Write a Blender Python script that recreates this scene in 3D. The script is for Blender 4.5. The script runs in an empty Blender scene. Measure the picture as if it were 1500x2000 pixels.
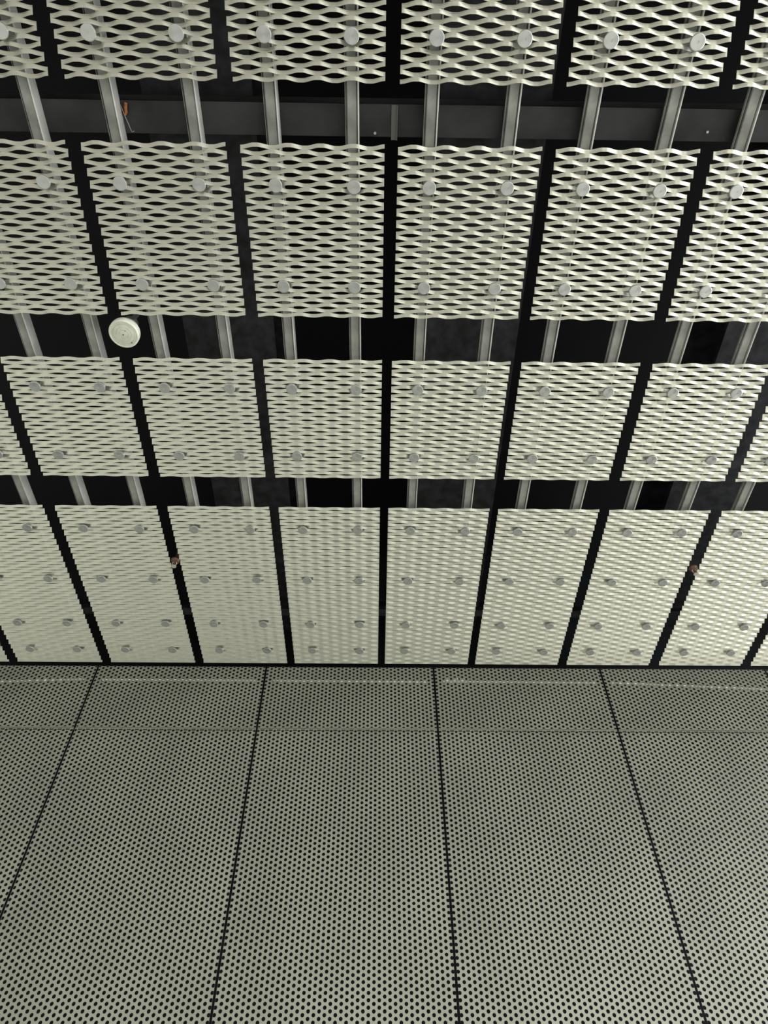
import bpy, math, random
from mathutils import Matrix, Vector
random.seed(7)
C = bpy.context.scene.collection
PI = math.pi

# ------------------------------------------------------------------ camera
EYE = 1.6
cam = bpy.data.cameras.new('camera')
cam.sensor_fit = 'VERTICAL'; cam.sensor_height = 36.0; cam.sensor_width = 27.0
cam.lens = 1355.55 / 2000 * 36.0
cam.clip_start = 0.05; cam.clip_end = 200
co = bpy.data.objects.new('camera', cam); C.objects.link(co)
RX = Vector((0.9998984, -0.01377156, -0.00367989)); UP = Vector((-0.0083304, -0.77401214, 0.63311595)); FW = Vector((0.01156727, 0.63302097, 0.77404822))
M = Matrix(((RX.x, UP.x, -FW.x, -0.0462), (RX.y, UP.y, -FW.y, 0), (RX.z, UP.z, -FW.z, EYE), (0, 0, 0, 1)))
co.matrix_world = M
bpy.context.scene.camera = co

# ------------------------------------------------------------------ world and light
W = bpy.data.worlds.new('world'); bpy.context.scene.world = W; W.use_nodes = True
nt = W.node_tree; nt.nodes.clear()
out = nt.nodes.new('ShaderNodeOutputWorld'); bg = nt.nodes.new('ShaderNodeBackground')
tc = nt.nodes.new('ShaderNodeTexCoord'); dot = nt.nodes.new('ShaderNodeVectorMath'); dot.operation = 'DOT_PRODUCT'
dot.inputs[1].default_value = Vector((0.93, -0.34, 0.10)).normalized()
mr = nt.nodes.new('ShaderNodeMapRange'); mr.inputs['From Min'].default_value = -1; mr.inputs['From Max'].default_value = 1
ramp = nt.nodes.new('ShaderNodeValToRGB')                      # overcast sky, brighter towards the veiled sun
ramp.color_ramp.elements[0].color = (0.20, 0.21, 0.185, 1); ramp.color_ramp.elements[0].position = 0.30
ramp.color_ramp.elements[1].color = (4.0, 4.15, 4.35, 1); ramp.color_ramp.elements[1].position = 1.0
e = ramp.color_ramp.elements.new(0.68); e.color = (0.75, 0.76, 0.70, 1)
nt.links.new(tc.outputs['Generated'], dot.inputs[0]); nt.links.new(dot.outputs['Value'], mr.inputs['Value'])
nt.links.new(mr.outputs['Result'], ramp.inputs['Fac']); nt.links.new(ramp.outputs['Color'], bg.inputs['Color'])
bg.inputs['Strength'].default_value = 1.0
nt.links.new(bg.outputs[0], out.inputs[0])
vs = bpy.context.scene.view_settings
vs.view_transform = 'Standard'; vs.look = 'None'; vs.gamma = 1; vs.use_curve_mapping = False
vs.exposure = 0.62
sun = bpy.data.lights.new('sun', 'SUN'); sun.energy = 1.2; sun.angle = math.radians(12); sun.color = (1.0, 0.97, 0.9)
so = bpy.data.objects.new('sun', sun); C.objects.link(so)
so.rotation_euler = Vector((0.75, -0.62, 0.75)).to_track_quat('Z', 'Y').to_euler(); so.location = (6, -6, 9)

# ------------------------------------------------------------------ materials
def mat(name, col, rough=0.5, metal=0.0, var=0.0, vscale=8, bump=0.0, bscale=60, stretch=None, col2=None):
    m = bpy.data.materials.new(name); m.use_nodes = True
    n = m.node_tree; b = n.nodes['Principled BSDF']
    b.inputs['Base Color'].default_value = (*col, 1); b.inputs['Roughness'].default_value = rough; b.inputs['Metallic'].default_value = metal
    t = n.nodes.new('ShaderNodeTexCoord'); mp = n.nodes.new('ShaderNodeMapping'); n.links.new(t.outputs['Object'], mp.inputs[0])
    if stretch: mp.inputs['Scale'].default_value = stretch
    if var or col2:
        z = n.nodes.new('ShaderNodeTexNoise'); z.inputs['Scale'].default_value = vscale; z.inputs['Detail'].default_value = 5
        n.links.new(mp.outputs[0], z.inputs['Vector'])
        r = n.nodes.new('ShaderNodeValToRGB')
        a = col2 if col2 else tuple(max(0, c * (1 - var)) for c in col)
        r.color_ramp.elements[0].color = (*a, 1); r.color_ramp.elements[0].position = 0.35
        r.color_ramp.elements[1].color = (*[min(1, c * (1 + var)) for c in col], 1); r.color_ramp.elements[1].position = 0.68
        n.links.new(z.outputs['Fac'], r.inputs['Fac']); n.links.new(r.outputs['Color'], b.inputs['Base Color'])
    if bump:
        z2 = n.nodes.new('ShaderNodeTexNoise'); z2.inputs['Scale'].default_value = bscale; z2.inputs['Detail'].default_value = 3
        n.links.new(mp.outputs[0], z2.inputs['Vector'])
        bu = n.nodes.new('ShaderNodeBump'); bu.inputs['Strength'].default_value = bump; bu.inputs['Distance'].default_value = 0.002
        n.links.new(z2.outputs['Fac'], bu.inputs['Height']); n.links.new(bu.outputs[0], b.inputs['Normal'])
    return m
MESH = mat('anodised_mesh', (0.77, 0.77, 0.655), 0.32, 0.85, var=0.06, vscale=30, bump=0.35, bscale=90, stretch=(0.25, 3, 3))
DISC = mat('turned_aluminium', (0.70, 0.71, 0.69), 0.32, 0.75, bump=0.15, bscale=120)
def brushed(m):
    n = m.node_tree; b = n.nodes['Principled BSDF']
    tg = n.nodes.new('ShaderNodeTangent'); tg.direction_type = 'RADIAL'; tg.axis = 'Z'
    b.inputs['Anisotropic'].default_value = 0.85; n.links.new(tg.outputs[0], b.inputs['Tangent'])
brushed(DISC)
STUD = mat('dull_steel', (0.16, 0.16, 0.15), 0.5, 0.5)
RAIL = mat('weathered_galvanised', (0.42, 0.42, 0.40), 0.6, 0.2, var=0.25, vscale=14, bump=0.3, bscale=50)
FLANGE = mat('bright_galvanised', (0.80, 0.80, 0.76), 0.45, 0.2, var=0.12, vscale=10)
BEAM = mat('dark_painted_steel', (0.036, 0.036, 0.039), 0.55, 0.1, var=0.6, vscale=4, bump=0.2)
DUCT = mat('sooty_steel', (0.030, 0.030, 0.036), 0.6, 0.1, var=0.6, vscale=14, bump=0.3)
BLACK = mat('unlit_void_black', (0.010, 0.010, 0.013), 0.9)  # near-black colour stands in for the unlit dark of plenum and wall cavity
WALL = mat('anodised_perforated', (0.335, 0.34, 0.265), 0.5, 0.3, var=0.10, vscale=2.2, bump=0.12, bscale=300)
PALE = mat('pale_rail', (0.90, 0.90, 0.80), 0.5)
BOUNCE_DIM = mat('bounce_ground_dim', (0.31, 0.31, 0.29), 0.9, var=0.15, vscale=3)  # ground tones invented so the mesh reflects light and dark streaks
BOUNCE_BACK = mat('bounce_ground_back', (0.22, 0.21, 0.19), 0.9, var=0.15, vscale=3)  # darker tone made up to dim what the upper rows reflect
BOUNCE_LEFT = mat('bounce_ground_left', (0.50, 0.50, 0.45), 0.9, var=0.1, vscale=3)
BOUNCE_MID = mat('bounce_ground_mid', (0.36, 0.36, 0.33), 0.85, var=0.1, vscale=3)
BOUNCE_RIGHT = mat('bounce_ground_right', (0.56, 0.55, 0.50), 0.85, var=0.08, vscale=3)
CREAM = mat('cream_plastic', (0.90, 0.89, 0.76), 0.35, var=0.05, vscale=20)
LENS = mat('frosted_lens', (0.80, 0.82, 0.68), 0.25, var=0.08, vscale=30)
COPPER = mat('aged_copper', (0.20, 0.115, 0.08), 0.5, 0.5, var=0.3, vscale=60)
BRASSW = mat('pale_brass', (0.75, 0.66, 0.58), 0.35, 0.4)
RUST = mat('orange_rust', (0.55, 0.20, 0.06), 0.8, var=0.4, vscale=80)
WIRE = mat('bare_wire', (0.6, 0.6, 0.58), 0.4, 0.6)

# ------------------------------------------------------------------ mesh helpers
def build(name, vf, m, parent=None, loc=(0, 0, 0), smooth=False):
    me = bpy.data.meshes.new(name); me.from_pydata(vf[0], [], vf[1]); me.update()
    me.materials.append(m)
    if smooth: me.shade_smooth()
    o = bpy.data.objects.new(name, me); C.objects.link(o); o.location = loc
    if parent: o.parent = parent
    return o
def join(*parts):
    V, F = [], []
    for v, f in parts:
        k = len(V); V += list(v); F += [tuple(i + k for i in q) for q in f]
    return V, F
def box(x0, x1, y0, y1, z0, z1):
    v = [(x, y, z) for z in (z0, z1) for y in (y0, y1) for x in (x0, x1)]
    return v, [(0, 2, 3, 1), (4, 5, 7, 6), (0, 1, 5, 4), (2, 6, 7, 3), (0, 4, 6, 2), (1, 3, 7, 5)]
def bbox(x0, x1, y0, y1, z0, z1, b=0.002):
    # box along y with a bevelled rectangular section
    s = [(x0 + b, z0), (x1 - b, z0), (x1, z0 + b), (x1, z1 - b), (x1 - b, z1), (x0 + b, z1), (x0, z1 - b), (x0, z0 + b)]
    return extr([(x, z) for x, z in s], y0, y1)
def extr(sec, y0, y1):
    n = len(sec); v = [(x, y0, z) for x, z in sec] + [(x, y1, z) for x, z in sec]
    f = [(i, (i + 1) % n, n + (i + 1) % n, n + i) for i in range(n)]
    return v, f + [tuple(range(n))[::-1], tuple(range(n, 2 * n))]
def lathe(prof, n=40, cx=0, cy=0):
    V, F = [], []
    for r, z in prof:
        for i in range(n):
            a = 2 * PI * i / n; V.append((cx + r * math.cos(a), cy + r * math.sin(a), z))
    for j in range(len(prof) - 1):
        for i in range(n):
            F.append((j * n + i, j * n + (i + 1) % n, (j + 1) * n + (i + 1) % n, (j + 1) * n + i))
    F.append(tuple(range(n))[::-1]); F.append(tuple((len(prof) - 1) * n + i for i in range(n)))
    return V, F
def tube(pts, r, n=8):
    V, F = [], []
    for k, p in enumerate(pts):
        p = Vector(p); a = Vector(pts[max(0, k - 1)]); b = Vector(pts[min(len(pts) - 1, k + 1)])
        d = (b - a).normalized(); u = d.cross(Vector((0.3, 0.2, 0.93))).normalized(); w = d.cross(u)
        for i in range(n):
            t = 2 * PI * i / n; V.append(tuple(p + r * (math.cos(t) * u + math.sin(t) * w)))
    for k in range(len(pts) - 1):
        for i in range(n): F.append((k * n + i, k * n + (i + 1) % n, (k + 1) * n + (i + 1) % n, (k + 1) * n + i))
    F.append(tuple(range(n))[::-1]); F.append(tuple((len(pts) - 1) * n + i for i in range(n)))
    return V, F
def thing(name, label, cat, loc=(0, 0, 0), group=None):
    o = bpy.data.objects.new(name, None); C.objects.link(o); o.location = loc; o.empty_display_size = 0.1
    return tag(o, label, cat, group)
def tag(o, label, cat, group=None):
    o['label'] = label; o['category'] = cat
    if group: o['group'] = group
    return o
def struct(name, vf, m):
    o = build(name, vf, m); o['kind'] = 'structure'; return o

# ------------------------------------------------------------------ setting
P = 0.6
HC = EYE + 2.9104            # height of the ceiling mesh
YW = 3.6845                  # face of the perforated wall
PLEN = HC + 1.0
struct('floor', box(-2.2, -0.2, -2.2, 4.3, -0.1, 0.0), BOUNCE_DIM)  # unseen ground, split into made-up tone strips for the mesh reflections
struct('floor', box(-14, -2.2, -2.2, 4.3, -0.1, 0.0), BOUNCE_LEFT)
struct('floor', box(-0.2, 2.4, -2.2, 4.3, -0.1, 0.0), BOUNCE_MID)
struct('floor', box(2.4, 14, -2.2, 4.3, -0.1, 0.0), BOUNCE_RIGHT)
struct('floor', box(-14, 3.0, -18, -2.2, -0.1, 0.0), BOUNCE_BACK)  # dark strip added out of view to dim the upper mesh rows
struct('floor', box(3.0, 14, -18, -2.2, -0.1, 0.0), BOUNCE_RIGHT)
struct('ceiling', box(-5.2, 5.2, -0.6, 4.3, PLEN, PLEN + 0.15), BLACK)
struct('wall_back', box(-5.2, 5.2, YW + 0.45, YW + 0.55, 0.0, PLEN), BLACK)
struct('added_plenum_front', box(-5.2, 5.2, -0.6, -0.5, HC + 0.05, PLEN), BLACK)  # unseen plenum sides added to keep the void above the mesh dark
struct('added_plenum_left', box(-5.3, -5.2, -0.5, 4.3, HC + 0.05, PLEN), BLACK)
struct('added_plenum_right', box(5.2, 5.3, -0.5, 4.3, HC + 0.05, PLEN), BLACK)

# ------------------------------------------------------------------ perforated wall panels
PW = 1.0979; OW = 0.3408
def perforated(w, h, clipx, topclip, thick=0.002, r=0.0086):
    """sheet w x h with its lower left corner at the origin, front at y=0, staggered round holes"""
    nc = 45; c = PW / nc; p = c / 0.866; N = 12
    V, F = [], []
    x0c = -(PW - w) / 2 + c / 2
    rows = int(h / p) + 2
    ring = [(math.cos(2 * PI * (i + 0.5) / N), math.sin(2 * PI * (i + 0.5) / N)) for i in range(N)]
    for ci in range(nc):
        cx = x0c + ci * c
        for ri in range(rows):
            cz = h - (ri + (0.5 if ci % 2 else 0.0)) * p - topclip
            if cz + p / 2 <= 0 or cz - p / 2 >= h: continue
            k = len(V)
            out_, inn = [], []
            for a, b in ring:
                s = min((c / 2) / abs(a) if abs(a) > 1e-6 else 9, (p / 2) / abs(b) if abs(b) > 1e-6 else 9)
                out_.append([cx + a * s, cz + b * s]); inn.append([cx + a * r, cz + b * r])
            # snap nearest outer points to the corners of the cell
            for sx in (-1, 1):
                for sz in (-1, 1):
                    q = min(out_, key=lambda t: (t[0] - cx - sx * c / 2) ** 2 + (t[1] - cz - sz * p / 2) ** 2)
                    q[0] = cx + sx * c / 2; q[1] = cz + sz * p / 2
            pts = out_ + inn
            for q in pts:
                q[0] = min(max(q[0], 0), w); q[1] = min(max(q[1], 0), h)
            V += [(q[0], 0.0, q[1]) for q in pts] + [(q[0], thick, q[1]) for q in pts]
            for i in range(N):
                j = (i + 1) % N
                F.append((k + i, k + j, k + N + j, k + N + i))
                F.append((k + 2 * N + i, k + 3 * N + i, k + 3 * N + j, k + 2 * N + j))
                F.append((k + N + i, k + N + j, k + 3 * N + j, k + 3 * N + i))
    return V, F
GAP = 0.0125
ZJ = EYE + 2.4265; ZT = EYE + 2.889
lowv = perforated(PW - GAP, ZJ - 0.0015 - 0.02, 0, 0.016)
upv = perforated(PW - GAP, ZT - ZJ - 0.0015, 0, 0.0035)
low_me = None; up_me = None
upl = {-3: 'short perforated metal wall panel under the ceiling, leftmost, cut off by the photo edge',
       -2: 'short perforated metal wall panel under the ceiling, second from the left',
       -1: 'short perforated metal wall panel under the ceiling, in the middle of the photo',
       0: 'short perforated metal wall panel under the ceiling with the brightest pale dashes showing through',
       1: 'short perforated metal wall panel under the ceiling with a blue-grey tint, right edge of photo',
       2: 'short perforated metal wall panel of which only a sliver shows at the far right edge'}
lol = {-3: 'tall perforated metal wall panel at the far left, cut off by the left photo edge',
       -2: 'tall perforated metal wall panel, second from the left, its lower left corner out of the photo',
       -1: 'tall perforated metal wall panel in the middle of the photo, narrowing upward',
       0: 'tall perforated metal wall panel just right of the middle one, dark seam on either side',
       1: 'tall perforated metal wall panel at the far right, cut off by the right photo edge'}
TILT = {-3: -0.042, -2: 0.0, -1: 0.004, 0: 0.003, 1: 0.045, 2: 0.045}
for k in range(-3, 3):
    x = OW + k * PW + GAP / 2
    if k == -3:
        o = build('perforated_wall_panel', upv, WALL, None); up_me = o.data
        low = build('perforated_wall_panel', lowv, WALL, None); low_me = low.data
    else:
        o = bpy.data.objects.new('perforated_wall_panel', up_me); C.objects.link(o)
        low = None
        if k < 2: low = bpy.data.objects.new('perforated_wall_panel', low_me); C.objects.link(low)
    o.location = (x, YW, ZJ + 0.0015)
    tag(o, upl[k], 'wall panel', 'short perforated wall panels under the ceiling')
    # pale stiffener seen through the holes as a dashed line
    h = EYE + (2.742 if k == -3 else 2.782) - (ZJ + 0.0015)
    s = build('stiffener', join(box(0.05, PW - 0.06, 0.003, 0.012, -0.006, 0.006)), PALE, o, (0, 0, h))
    s.rotation_euler = (0, TILT[k], 0); s['label'] = 'pale stiffening strip showing through the holes'
    if k == 0:
        c_ = build('clip', join(box(0.07, 0.095, 0.003, 0.010, 0.008, 0.030), box(0.12, 0.15, 0.003, 0.010, 0.010, 0.028), box(0.165, 0.195, 0.003, 0.010, 0.008, 0.026)), PALE, o, (0, 0, h)); c_['label'] = 'pale clip showing through the holes'
    if k < 2:
        low.location = (x, YW, 0.02)
        tag(low, lol[k], 'wall panel', 'tall perforated wall panels')
        lip = build('edge_lip', box(0, PW - GAP, -0.0004, 0.014, ZJ - 0.0015 - 0.02 - 0.0045, ZJ - 0.0015 - 0.02), WALL, low)
    lip2 = build('edge_lip', box(0, PW - GAP, -0.0004, 0.014, 0, 0.0045), WALL, o)

# ------------------------------------------------------------------ expanded metal ceiling panels
LW = 0.1235; TILTA = math.radians(30); SW = 0.0146; TH = 0.0022
def expanded(w, y0, y1, f, first_up=True):
    """strands run along x; f = distance / LW from the left edge to a hole in the first gap"""
    n = round((y1 - y0 - 0.020) / 0.022) + 1
    pitch = (y1 - y0 - 0.021) / (n - 1)
    ct, st = math.cos(TILTA), math.sin(TILTA)
    dy = (pitch - SW * ct) / 2; dz = SW * st / 2
    # x samples: breakpoints of the wave
    bl = 0.19
    xs = set([0.0, w])
    per = LW / 2
    k0 = -4
    us = [0, 0.12, 0.18, 0.24, 0.31, 0.385, 0.46, 0.54, 0.615, 0.69, 0.76, 0.82, 0.88, 1.0]
    for k in range(k0, int(w / per) + 6):
        for u in us[:-1]:
            x = f * LW + (k + u) * per
            if 0.0015 < x < w - 0.0015: xs.add(x)
    xs = sorted(xs)
    def wave(x):
        u = ((x - f * LW) / LW) % 1.0            # 0 at the hole centre
        u = abs(u if u < 0.5 else 1 - u) * 2      # 0 hole .. 1 bond
        t = min(max((u - 0.14) / 0.72, 0), 1)
        t = 0.35 * t + 0.65 * t * t * (3 - 2 * t)
        return 1 - 2 * t                         # +1 at hole centre, -1 at bond
    V, F = [], []
    h = SW / 2 * 1.0
    for i in range(n):
        sgn = 1 if i % 2 == 0 else -1
        yc = y0 + 0.0105 + i * pitch
        base = len(V)
        for x in xs:
            s = -sgn * wave(x)                   # even strands bow away from the gap after them at its hole
            cy = yc + s * dy; cz = s * dz
            # section: thin plate tilted so that its lower face looks at -y and down
            for a, b in ((-h, -TH / 2), (h, -TH / 2), (h, TH / 2), (-h, TH / 2)):
                # a along the strand width (towards +y goes down), b along the thickness
                V.append((x, cy + a * ct + b * st, cz - a * st + b * ct))
        m = len(xs)
        for j in range(m - 1):
            p = base + 4 * j
            for q in range(4):
                r = (q + 1) % 4
                F.append((p + q, p + 4 + q, p + 4 + r, p + r))
        F.append((base, base + 1, base + 2, base + 3)); e = base + 4 * (m - 1); F.append((e + 3, e + 2, e + 1, e))
    return V, F
DR = 0.0265
disc_v = lathe([(0.004, -0.0075), (0.0045, -0.0090), (DR - 0.0022, -0.0095), (DR - 0.0004, -0.0085), (DR, -0.0070), (DR, -0.0015), (DR - 0.001, -0.0005), (0.010, 0.0)], 36)
stud_v = lathe([(0.006, -0.001), (0.006, 0.062)], 12)
washer_v = lathe([(0.013, 0.018), (0.013, 0.024)], 20)
# gap centres measured row by row (metres off the 0.6 module)
ROWS = [
 dict(y=(-0.298, 0.388), cols=range(-3, 3), f=-0.03, last=True, dy=[-0.045, 0.247], sh={-3: 0, -2: -.001, -1: .001, 0: 0, 1: .001, 2: .004, 3: .006},
      name='the top row', grp='top row'),
 dict(y=(0.586, 1.276), cols=range(-3, 3), f=0.475, dy=[0.731, 1.131], sh={-3: 0, -2: -.001, -1: .003, 0: 0, 1: -.001, 2: .003, 3: .006},
      name='the second row', grp='second row'),
 dict(y=(1.478, 2.155), cols=range(-4, 4), f=0.49, dy=[1.625, 2.010], sh={-4: -.008, -3: -.003, -2: .006, -1: .006, 0: -.001, 1: -.009, 2: -.003, 3: .008, 4: .012},
      name='the third row', grp='third row'),
 dict(y=(2.350, 3.672), cols=range(-5, 5), f=0.47, dy=[2.500, 2.888, 3.273, 3.524], sh={-5: -.02, -4: -.012, -3: -.003, -2: .005, -1: .005, 0: -.002, 1: -.011, 2: -.012, 3: -.001, 4: .014, 5: .02},
      name='the long bottom row', grp='long row'),
]
NUM = ['', 'second', 'third', 'fourth', 'fifth', 'sixth', 'seventh', 'eighth', 'ninth']
disc_me = stud_me = washer_me = None
for R in ROWS:
    y0, y1 = R['y']; w = P - 0.0532
    hl = (y1 - y0)
    f = R['f']
    if R.get('last'):
        n = round((hl - 0.020) / 0.022) + 1
        if (n - 2) % 2 == 1: f += 0.5
    vf = expanded(w, 0, hl, f)
    me = None
    cols = list(R['cols'])
    for ci, k in enumerate(cols):
        cx = (k + 0.5) * P + (R['sh'][k] + R['sh'][k + 1]) / 2
        if ci == 0: o_ = 'leftmost of the %d' % len(cols)
        elif ci == len(cols) - 1: o_ = 'rightmost of the %d' % len(cols)
        else: o_ = '%s from the left' % NUM[ci]
        t = thing('expanded_metal_panel', 'pale expanded metal panel in %s, %s' % (R['name'], o_), 'ceiling panel',
                  (cx - w / 2, y0, HC), 'expanded metal panels in the ' + R['grp'])
        if me is None:
            s = build('mesh_sheet', vf, MESH, t); me = s.data
        else:
            s = bpy.data.objects.new('mesh_sheet', me); C.objects.link(s); s.parent = t
        for yy in R['dy']:
            for fx in (0.252, 0.757):
                lx = (k + fx) * P - (cx - w / 2) + (R['sh'][k] + R['sh'][k + 1]) / 2 + random.uniform(-.002, .002)
                pos = (lx, yy - y0 + random.uniform(-.002, .002), -0.0125)
                if disc_me is None:
                    d = build('fixing_disc', disc_v, DISC, t, pos); disc_me = d.data
                    g = build('threaded_stud', stud_v, STUD, d); stud_me = g.data
                else:
                    d = bpy.data.objects.new('fixing_disc', disc_me); C.objects.link(d); d.parent = t; d.location = pos
                    g = bpy.data.objects.new('threaded_stud', stud_me); C.objects.link(g); g.parent = d

# ------------------------------------------------------------------ mounting rails above the panels
rail_me = fl_me = None
def rail_mesh():
    a = bbox(-0.0205, 0.0150, -0.45, 3.70, 0.050, 0.072)
    b = join(bbox(-0.0290, -0.0268, -0.45, 3.70, 0.058, 0.072, 0.0006), bbox(-0.0270, -0.0200, -0.45, 3.70, 0.0700, 0.072, 0.0006))
    c = bbox(-0.0100, 0.0185, -0.45, 3.70, 0.0985, 0.1015, 0.001)
    return join(a, b, c)
def flange_mesh():
    return bbox(0.0185, 0.0235, -0.45, 3.70, 0.041, 0.1015, 0.0008)
spots = []
for k in range(-4, 4):
    spots += [k + 0.252, k + 0.757]
pos_name = {}
nsp = len(spots)
for i, xs_ in enumerate(spots):
    if i < nsp // 2:
        j = nsp // 2 - i
        where = ('the first rail left of the centre gap' if j == 1 else '%s rail to the left of the centre gap' % NUM[j - 1])
    else:
        j = i - nsp // 2 + 1
        where = ('the first rail right of the centre gap' if j == 1 else '%s rail to the right of the centre gap' % NUM[j - 1])
    k = math.floor(xs_)
    t = thing('mounting_rail', 'grey mounting rail above the mesh, ' + where, 'rail',
              (xs_ * P, 0, HC), 'mounting rails above the ceiling panels')
    if rail_me is None:
        r = build('channel', rail_mesh(), RAIL, t); rail_me = r.data
        g = build('flange', flange_mesh(), FLANGE, t); fl_me = g.data
    else:
        r = bpy.data.objects.new('channel', rail_me); C.objects.link(r); r.parent = t
        g = bpy.data.objects.new('flange', fl_me); C.objects.link(g); g.parent = t
    g['label'] = 'bright thin flange along the rail'

# ------------------------------------------------------------------ steel above the rails
def beam_x(name, label, y0, y1, z0, z1, m, x0=-5.1, x1=5.1):
    fl = 0.008
    v = join(box(x0, x1, y0, y1, z0, z0 + fl), box(x0, x1, (y0 + y1) / 2 - 0.004, (y0 + y1) / 2 + 0.004, z0 + fl, z1 - fl), box(x0, x1, y0, y1, z1 - fl, z1))
    return v
cb = thing('cross_beam', 'dark steel cross beam behind the gap below the top row of panels', 'beam', (0, 0, HC + 0.102))
build('beam_body', beam_x('', '', 0.472, 0.579, 0, 0.16, BEAM), BEAM, cb)
build('edge_lip', join(box(-5.1, 5.1, 0.468, 0.4725, -0.003, 0.012)), BEAM, cb)
br = build('bracket', join(box(-0.012, 0.012, -0.058, 0.062, -0.006, -0.001), box(0.009, 0.012, -0.058, 0.062, -0.014, -0.001)), STUD, cb, (0.012, 0.527, 0))
build('screw', lathe([(0.005, -0.003), (0.005, 0.004)], 10), WIRE, cb, (-0.062, 0.566, -0.004))
build('screw', lathe([(0.005, -0.003), (0.005, 0.004)], 10), WIRE, cb, (1.225, 0.545, -0.004))
cb2 = thing('cross_beam', 'thin dark crossbar glimpsed in the gaps between the long panels', 'beam', (0, 3.29, HC + 0.101))
build('beam_body', box(-5.1, 5.1, -0.03, 0.03, 0, 0.03), DUCT, cb2)
ZL = HC + 0.265
for x0, x1, lab in ((-0.985, -0.548, 'dark mottled steel girder above the mesh, left of the middle'),
                    (0.165, 0.640, 'dark mottled steel girder above the mesh, right of the middle'),
                    (1.655, 2.05, 'dark steel girder above the mesh near the right photo edge')):
    t = thing('steel_girder', lab, 'girder', ((x0 + x1) / 2, 1.6, ZL), 'girders running towards the perforated wall')
    hw = (x1 - x0) / 2
    build('bottom_flange', box(-hw, hw, -2.05, 2.05, 0, 0.015), DUCT, t)
    build('web', box(-0.006, 0.006, -2.05, 2.05, 0.015, 0.40), DUCT, t)
    build('top_flange', box(-hw, hw, -2.05, 2.05, 0.40, 0.415), DUCT, t)

# ------------------------------------------------------------------ wire with rust, lamp, sprinklers
RP = {}
t = thing('hanging_wire', 'thin bent wire with an orange rusty end hanging beside a rail at upper left', 'wire', (-1.01, 0.52, HC + 0.092))
build('wire_strand', tube([(-0.0165, -0.046, 0.004), (-0.0095, -0.026, -0.001), (-0.0044, -0.0056, -0.002), (0.0032, 0.022, -0.002), (0.0093, 0.048, -0.001), (0.0121, 0.0532, 0), (0.0207, 0.0496, 0.002)], 0.0011), WIRE, t)
build('rusty_patch', tube([(0.0082, -0.045, 0.004), (0.0048, -0.030, 0), (0.0034, -0.014, 0), (-0.004, -0.006, 0.001)], 0.0055), RUST, t)

# ceiling fixture
lx, ly = -1.170, 1.352
t = thing('ceiling_light', 'round cream light fitting in the gap between panel rows at left', 'light', (lx, ly, HC - 0.03))
Rr = 0.0660
build('housing', lathe([(0.040, 0.060), (0.052, 0.056), (0.061, 0.044), (0.0650, 0.032), (Rr, 0.022), (Rr, 0.004), (Rr - 0.003, 0.0), (Rr - 0.007, -0.001), (Rr - 0.009, 0.003)][::-1], 56), CREAM, t, smooth=False)
build('lens', lathe([(0.002, -0.0045), (0.018, -0.004), (0.019, -0.0015), (0.021, -0.0035), (0.030, -0.003), (0.0315, 0.0), (0.034, -0.0022), (0.045, -0.001), (0.0465, 0.002), (0.049, -0.0005), (0.058, 0.001), (0.0605, 0.004)], 56), LENS, t)
build('centre_pin', lathe([(0.003, -0.007), (0.003, 0.0)], 10), STUD, t)
build('screw', lathe([(0.0025, -0.003), (0.0025, 0.003)], 8), STUD, t, (0.028, 0.040, 0))
build('screw', lathe([(0.002, -0.005), (0.002, 0.003)], 8), STUD, t, (0.012, -0.018, 0))
build('stem', lathe([(0.036, 0.058), (0.034, 0.12), (0.012, 0.13), (0.012, 0.40)], 14), RAIL, t)

for (sx, sy, lab) in ((-1.1977, 2.7616, 'small brown sprinkler head in the gap between long panels at left'),
                      (1.8070, 2.7921, 'small brown sprinkler head in the gap between long panels at right')):
    t = thing('sprinkler_head', lab, 'sprinkler', (sx, sy, HC), 'sprinkler heads in the ceiling gaps')
    build('escutcheon', lathe([(0.009, -0.004), (0.018, -0.002), (0.026, 0.006), (0.027, 0.010), (0.020, 0.012)], 28), COPPER, t)
    build('pipe_stub', lathe([(0.010, 0.010), (0.010, 0.255)], 14), COPPER, t)
    build('frame_arms', join(tube([(-0.009, 0, -0.004), (-0.013, 0, -0.016), (-0.010, 0, -0.028), (0, 0, -0.036)], 0.0022),
                             tube([(0.009, 0, -0.004), (0.013, 0, -0.016), (0.010, 0, -0.028), (0, 0, -0.036)], 0.0022)), BRASSW, t)
    build('glass_bulb', lathe([(0.0015, -0.034), (0.0025, -0.028), (0.0025, -0.010), (0.0015, -0.004)], 10), COPPER, t)
    V, F = [], []
    n = 24
    for i in range(n):
        a = 2 * PI * i / n; rr = 0.016 if i % 2 else 0.011
        V += [(rr * math.cos(a), rr * math.sin(a), -0.040), (rr * math.cos(a), rr * math.sin(a), -0.0375)]
    for i in range(n):
        j = (i + 1) % n; F.append((2 * i, 2 * j, 2 * j + 1, 2 * i + 1))
    F.append(tuple(2 * i for i in range(n))[::-1]); F.append(tuple(2 * i + 1 for i in range(n)))
    build('deflector', (V, F), BRASSW, t)
